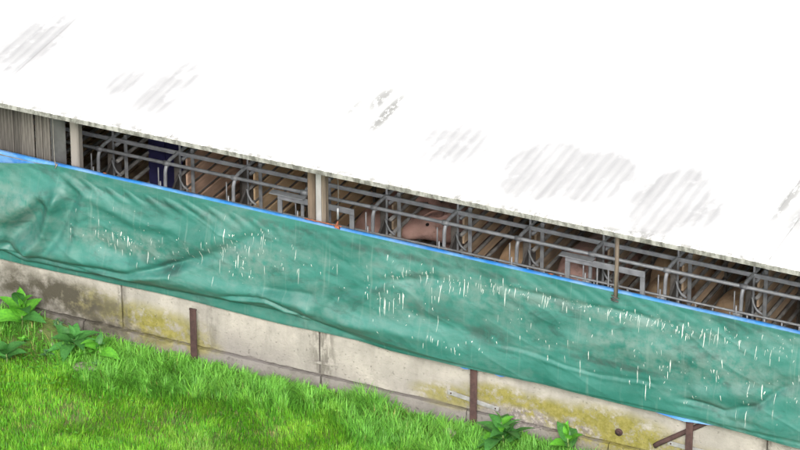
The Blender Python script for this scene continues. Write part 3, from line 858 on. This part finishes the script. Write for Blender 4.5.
def sow_mesh(mode, head_dir=0.0, head_up=0.0):
    H = {'stand': .59, 'lie': .31, 'sit': .52}[mode]
    sp = [((0, 1.60, H+.02), (.13, .13)), ((0, 1.38, H), (.235, .25)), ((0, 1.0, H-.02), (.255, .275)), ((0, .62, H-.01), (.25, .265)), ((0, .32, H+.02), (.22, .235))]
    if mode == 'sit': sp = [(((c[0]), c[1], c[2]-.22*max(0, (c[1]-.3)/1.2)), r) for c, r in sp]
    hd = Vector((math.sin(head_dir), -math.cos(head_dir), 0))
    nb_ = Vector((0, .14, H+.06+head_up*.4))
    nk = [(tuple(nb_), (.185, .195))]
    h1 = nb_+hd*.17+Vector((0, 0, head_up*.4+.02)); h2 = h1+hd*.13+Vector((0, 0, -.03)); h3 = h2+hd*.12+Vector((0, 0, -.055)); h4 = h3+hd*.09+Vector((0, 0, -.02))
    nk += [(tuple(h1), (.175, .175)), (tuple(h2), (.135, .135)), (tuple(h3), (.085, .078)), (tuple(h4), (.080, .070))]
    ch = [(None, sp), (4, nk)]
    side = Vector((hd.y*-1, hd.x, 0))
    n0 = 6    # index of h1
    cnt = 10
    for s in (-1, 1):
        a = h1+side*s*.10+Vector((0, 0, .10)); b = a+side*s*.05+Vector((0, 0, .07))+hd*.02; c = b+side*s*.03+hd*.08+Vector((0, 0, .0)); d = c+hd*.07+Vector((0, 0, -.06))
        ch.append((n0, [(tuple(a), (.045, .03)), (tuple(b), (.075, .018)), (tuple(c), (.075, .014)), (tuple(d), (.03, .008))]))
        cnt += 4
    for y, vi in ((.34, 3), (1.34, 1)):
        for s in (-1, 1):
            if mode == 'stand' or (mode == 'sit' and y < 1):
                L = [((s*.13, y, H-.22), (.10, .11)), ((s*.145, y+(.03 if y > 1 else 0), .20), (.055, .06)), ((s*.145, y-.01, .07), (.036, .038)), ((s*.145, y-.04, .01), (.045, .04))]
            else:
                L = [((s*.22, y-.05, .16), (.09, .09)), ((s*.25, y-.22, .08), (.05, .05)), ((s*.25, y-.38, .05), (.035, .035))]
            ch.append((vi, L))
    me = skin_obj(ch)
    return me, h2, side, hd
def place_sow(x, y, mode, mat, label, hd=0.0, up=0.0, rz=0.0, sc=1.0):
    me, h2, side, hdv = sow_mesh(mode, hd, up)
    me.materials.clear(); me.materials.append(M[mat])
    for p_ in me.polygons: p_.use_smooth = True
    t = thing('sow', label, 'pig', (x, y, FZ+.05), 'sows in the crates', rz); t.scale = (sc, sc, sc)
    link('body', me, t)
    H_ = {'stand': .59, 'lie': .31, 'sit': .26}[mode]
    MB().tube([(0, 1.66, H_+.10), (.01, 1.73, H_+.06), (.03, 1.72, H_-.04), (.0, 1.70, H_-.10)], [.018, .014, .010, .008], 6).build('tail', mat, t)
    for s in (-1, 1):
        c = h2+side*s*.118+Vector((0, 0, .06))-hdv*.03
        MB().tube([tuple(c-side*s*.014), tuple(c), tuple(c+side*s*.008)], [.011, .018, .010], 8).build('eye', 'pig_eye', t)
    return t
cx = lambda i: -3.44+.675*i+.3375
place_sow(cx(3)+.04, 1.28, 'lie', 'pig_pink', 'brownish pink sow in shade just right of the timber pillar', up=-.2, sc=1.08)
place_sow(cx(4)+.05, 1.72, 'stand', 'pig_pink', 'pink sow standing with her head turned over the trough', hd=-1.0, up=.0, sc=1.0)
place_sow(cx(5)+.06, 1.35, 'lie', 'pig_tan', 'tan sow lying low in the crate two left of the thin pole', up=-.2)
place_sow(cx(6)+.0, 1.30, 'sit', 'pig_pink', 'pinkish sow sitting behind the second gate', sc=1.05, up=-.4)
place_sow(cx(7)-.02, 1.75, 'lie', 'pig_brown', 'brown sow lying behind the thin pole', up=-.2)
place_sow(cx(8), 1.42, 'lie', 'pig_brown', 'brown sow lying low in the rightmost occupied crate', up=-.2, sc=.86)

# ------------------------------------------------------------------ weeds
def leaf_mesh(L, w, droop_, fold=.25, seed=0):
    r = random.Random(seed); n = 9
    V = []; F = []
    for i in range(n+1):
        t = i/n
        ww = w*(math.sin(math.pi*t**.8)**.85)*(1 if i not in (0, n) else 0)+(.003 if i == 0 else 0)
        y = L*t*(1-.15*droop_*t); z = L*(.22*t-droop_*t*t)
        un = .006*math.sin(t*14+seed)
        V += [(-ww, y, z+ww*fold+un), (-ww*.5, y, z+ww*fold*.42), (0, y, z-.002), (ww*.5, y, z+ww*fold*.42), (ww, y, z+ww*fold-un)]
    for i in range(n):
        for k in range(4): F.append((i*5+k, i*5+k+1, i*5+k+6, i*5+k+5))
    return MB().add(V, F, True)
leafs = {}
for key in ('leaf', 'leaf_dark', 'leaf_pale'):
    leafs[key] = [leaf_mesh(1, .225+.03*q, .35+.25*q, .25, q).mesh('leaf', key) for q in range(3)]
def gh(x, y): return float(ground_h(np.array([x]), np.array([y]))[0])
def weed(x, y, h, n, size, label, mat='leaf', tilt=(0, 0), seed=1, name='leafy_weed', up=.35):
    r = random.Random(seed)
    t = thing(name, label, 'weed', (x, y, gh(x, y)))
    top = Vector((tilt[0], tilt[1], h))
    MB().tube([(0, 0, -.03), tuple(top*.5+Vector((.01, 0, 0))), tuple(top)], [.009, .008, .005], 6).build('stem', 'stem', t)
    for i in range(n):
        q = i/(n-1)
        a = i*2.4+r.uniform(-.3, .3)
        s = size*(1.0-.45*q)*r.uniform(.85, 1.15)
        p = top*(.35+.65*q)
        mk = mat if r.random() < .75 else ('leaf_dark' if mat == 'leaf' else mat)
        o = link('leaf', r.choice(leafs[mk]), t, tuple(p), (up+q*.75+r.uniform(-.2, .2), r.uniform(-.3, .3), a))
        o.scale = (s*r.uniform(.9, 1.15), s, s)
    return t
weed(-3.50, -.30, .27, 13, .33, 'large bright green weed against the dark wall at the left', seed=4, up=.6)
weed(-3.36, -.80, .14, 8, .28, 'broad leaved weed cut off by the left edge', 'leaf_dark', seed=6)
weed(-2.93, -.38, .16, 12, .28, 'darker leafy weed, left of a close pair below the wall', 'leaf_dark', seed=8)
weed(-2.70, -.38, .15, 10, .27, 'fresh green leafy weed, right of a close pair below the wall', seed=10)
weed(-3.22, -.16, .12, 16, .07, 'small pale grey green weed between the large weed and the pair', 'leaf_pale', seed=12, up=.6)
weed(-3.42, -.42, .03, 9, .09, 'small round rosette weed at the foot of the large weed', 'leaf', seed=14)
weed(1.08, -.30, .20, 13, .33, 'large dark green weed beside the middle stake', 'leaf_dark', seed=17)
weed(1.05, -.26, .25, 7, .20, 'young bright shoot rising within the large dark weed', 'leaf', seed=18)
weed(1.60, -.16, .22, 7, .25, 'upright green weed by the lichen wall', 'leaf', seed=20, up=.75)
weed(2.25, -.10, .08, 7, .14, 'low green weed at the bottom edge near the brace', 'leaf', seed=21)
for n, (x, y) in enumerate([(-2.6, -.55), (-3.1, -.55), (.85, -.38)]):
    weed(x, y, .06, 8, .10, ['small pale weed in front of the close pair', 'small pale weed in the long grass at the left', 'small pale weed at the foot of the large dark weed'][n], 'leaf_pale', seed=30+n)

def rock(name, x, y, sx, sy, sz, rz, label, seed, sink=.3):
    r = np.random.default_rng(seed)
    n, m = 16, 10; V = []; F = []
    for j in range(m+1):
        th = math.pi*j/m
        for i in range(n):
            ph = 2*math.pi*i/n
            v = np.array([math.sin(th)*math.cos(ph), math.sin(th)*math.sin(ph), math.cos(th)])
            v = np.sign(v)*np.abs(v)**.75
            k = 1+.10*fnoise(np.array([v[0]*2+5]), np.array([v[1]*2+v[2]*3+5]), seed, 1.2, 3)[0]
            V.append((v[0]*sx*k, v[1]*sy*k, v[2]*sz*k))
    for j in range(m):
        for i in range(n): F.append((j*n+i, j*n+(i+1) % n, (j+1)*n+(i+1) % n, (j+1)*n+i))
    o = MB().add(V, F, True).build(name, 'stone'); o.location = (x, y, gh(x, y)+sz*(1-sink)); o.rotation_euler.z = rz
    return tag(o, label, 'stone')
rock('stone', -2.70, -.58, .13, .07, .035, .2, 'flat brownish stone half hidden in grass below the weeds', 3)
rock('stone', .60, -.26, .12, .035, .035, -.35, 'long pale stone lying in the grass near the middle stake', 5)
rock('stone', -3.12, -.14, .05, .035, .02, .8, 'small pale stone on bare soil by the wall', 7)

for n, (x, w_) in enumerate([('tiny round grey pebble on bare soil closest to the large bright weed', 0), ('flat grey pebble on bare soil midway between large weed and leafy pair', 1), ('small pebble on bare soil nearest to the close pair of weeds', 2)]):
    rock('stone', -3.36+.19*n, (-.22, -.34, -.2)[n], (.016, .028, .02)[n], (.014, .018, .016)[n], .012, n*1.1, x, 100+n)
# ------------------------------------------------------------------ grass
def blades(n, x, y, L, w, head, lean, colr, name):
    """each blade: 4 rings, folded strip, 7 verts"""
    z0 = ground_h(x, y)-.006
    sx, sy = -np.sin(head), np.cos(head)            # width direction
    lx, ly = np.cos(head), np.sin(head)
    ts = np.array([0, .4, .75, 1.0]); ws = np.array([1, .85, .5, 0])
    V = np.zeros((n, 7, 3)); k = 0
    for t, q in zip(ts, ws):
        out = L*lean*t**1.8; up = L*t*np.sqrt(np.clip(1-(lean*t**.8)**2*.55, .12, 1))
        cx_, cy_, cz_ = x+lx*out, y+ly*out, z0+up
        if q > 0:
            for s in (-1, 1):
                V[:, k, 0] = cx_+sx*w*q*s*.5; V[:, k, 1] = cy_+sy*w*q*s*.5; V[:, k, 2] = cz_; k += 1
        else:
            V[:, k, 0] = cx_; V[:, k, 1] = cy_; V[:, k, 2] = cz_; k += 1
    base = (np.arange(n)*7)[:, None]
    T = np.concatenate([base+np.array(q) for q in ([0, 1, 3], [0, 3, 2], [2, 3, 5], [2, 5, 4], [4, 5, 6])], 1).reshape(-1, 3)
    me = np_mesh(name, V.reshape(-1, 3), T, 'grass', True)
    a = me.color_attributes.new('gcol', 'FLOAT_COLOR', 'POINT')
    c = np.ones((n, 7, 4), np.float32); c[:, :, :3] = colr[:, None, :]
    a.data.foreach_set('color', c.ravel())
    return me
def grass_field(n, xr, yr, dense, name, label):
    x = rng.uniform(*xr, n); y = rng.uniform(*yr, n)
    ok = np.ones(n, bool)
    # bare spots
    bare = np.zeros(n)
    for bx_, by_, r_, wgt in [(-3.25, -.18, .42, 1.1), (-3.0, -.08, .36, 1.05), (-3.45, -.5, .30, .97), (-3.1, -.5, .25, .8), (-2.85,-.42,.25,.75), (-3.6,-.1,.3,1), (-2.9, -1.5, .12, .55), (-2.62, -1.6, .1, .6), (-2.5, -1.28, .20, .75), (-2.33, -1.33, .13, .8), (-2.1, -1.2, .12, .55),
                              (-1.6, -1.02, .18, .45), (-1.58, -1.3, .12, .5), (-.72, -.85, .09, .7), (.1, -.22, .18, .85), (-.15, -.28, .12, .7), (.45, -.08, .2, .6), (.62, -.2, .12, .7), (-.45, -.05, .15, .6), (-2.7, -.58, .13, .8), (.6, -.26, .11, .8)]:
        bare = np.maximum(bare, wgt*np.exp(-((x-bx_)**2+(y-by_)**2)/r_**2*1.2))
    bare = np.maximum(bare, .9*np.exp(-((y+.02)/.05)**2))
    nn = fnoise(x, y, 77, 5, 3)
    ok &= rng.random(n) > bare*(1+.3*nn)
    ok &= ~((x > X0) & (x < XE) & (y > -.03))
    if not dense: ok &= ~((x > -5) & (x < 3.6) & (y > -3.0))
    x, y = x[ok], y[ok]; n = len(x)
    c1 = fnoise(x, y, 80, 1.3, 3); c2 = 1.2*fnoise(x, y, 81, 11, 3); c3 = rng.normal(0, 1, n)
    dwall = -y
    edge = .62+.16*np.sin(x*2.1)+.12*fnoise(x, x*0, 82, 2, 2)
    long_ = 1-sstep(edge-.2, edge+.2, dwall)
    L = (.055+.02*c2+.012*c3) + long_*(.045+.025*c2+.085*rng.random(n)**2)
    tuft = np.exp(-(((x+.22)/.17)**2+((y+.10)/.13)**2))
    L = np.clip(L*(.5+.5*sstep(.0, .28, dwall))+tuft*.15, .02, .30)
    if not dense: L *= 1.2
    w = (.0045+.0025*rng.random(n))*(1 if dense else 2.2)*(1+.5*long_)
    # swirl: neighbouring blades lean the same way
    head = 2.2*np.pi*fnoise(x, y, 90, 1.5, 2)+.9*rng.normal(0, 1, n)
    head = np.where(long_ > .5, -.6+2.2*np.pi*fnoise(x, y, 91, 6.5, 2)+.95*rng.normal(0, 1, n), head)
    lean = np.clip(.35+.3*long_+.22*rng.normal(0, 1, n)+.25*c2, .05, .95)
    # each blade has its own hue
    base = np.array([.135, .42, .020]); dark = np.array([.055, .23, .012]); yel = np.array([.24, .46, .035]); dry = np.array([.34, .33, .10]); blueg = np.array([.19, .44, .10])
    a = np.clip(.55+.6*c1+.25*c3+.5*c2, 0, 1)[:, None]
    col = dark*(1-a)+base*a
    b = np.clip(.22+.5*c2+.4*fnoise(x, y, 83, 2.0, 2)+.3*rng.normal(0, 1, n)-.3*long_, 0, .85)[:, None]
    col = col*(1-b)+yel*b
    lo = (np.clip(long_*.75, 0, 1)*(.4+.4*rng.random(n)))[:, None]
    col = col*(1-lo)+blueg*lo
    pale = (np.exp(-(((x+1.15)/.28)**2+((y+1.35)/.2)**2))*.6*rng.random(n))[:, None]
    col = col*(1-pale)+np.array([.27, .36, .12])*pale
    bb = np.zeros(n)
    for bx_, by_, r_ in [(-2.5, -1.3, .35), (-2.7, -1.6, .25), (-1.6, -1.1, .35), (-.7, -.85, .15), (.1, -.25, .25), (-3.4, -.6, .3)]:
        bb = np.maximum(bb, np.exp(-((x-bx_)**2+(y-by_)**2)/r_**2))
    dr_ = rng.random(n) < (.03+.20*bb)
    col[dr_] = dry*(.6+.5*rng.random((dr_.sum(), 1)))
    L = np.where(dr_, L*.7, L)
    tone = (1+.22*rng.normal(0, 1, n))[:, None]  # random brightness of each blade's own colour
    col = np.clip(col*tone, .005, .7)
    o = link(name, blades(n, x, y, L, w, head, lean, col, name))
    return tag(o, label, 'grass', kind='stuff')
grass_field(250000, (-5.0, 3.6), (-3.0, -.02), True, 'lawn_grass', 'bright green grass growing up to the foot of the wall')
grass_field(90000, (-11, 10), (-9, -.02), False, 'outer_grass', 'green grass of the meadow round the lawn')
# clover and small herbs between the blades
v = []; f = []
for _ in range(1300):
    if random.random() < .6: x = random.gauss(-2.9, .5); y = -abs(random.gauss(.5, .3))-.05
    else: x = random.uniform(-4, 2); y = random.uniform(-2.2, -.05)
    z = gh(x, y)+random.uniform(.03, .10); r_ = random.uniform(.008, .018)
    a = random.uniform(0, 6.28); tx, ty = random.uniform(-.5, .5), random.uniform(-.5, .5)
    o = len(v)
    for k in range(6):
        q = a+k*math.pi/3; dx, dy = r_*math.cos(q), r_*.6*math.sin(q)
        v.append((x+dx, y+dy, z+dx*tx+dy*ty))
    f.append(tuple(o+k for k in range(6)))
o = MB().add(v, f).build('ground_herbs', 'leaf'); tag(o, 'tiny pale leaves of ground herbs scattered through the grass', 'herbs', kind='stuff')
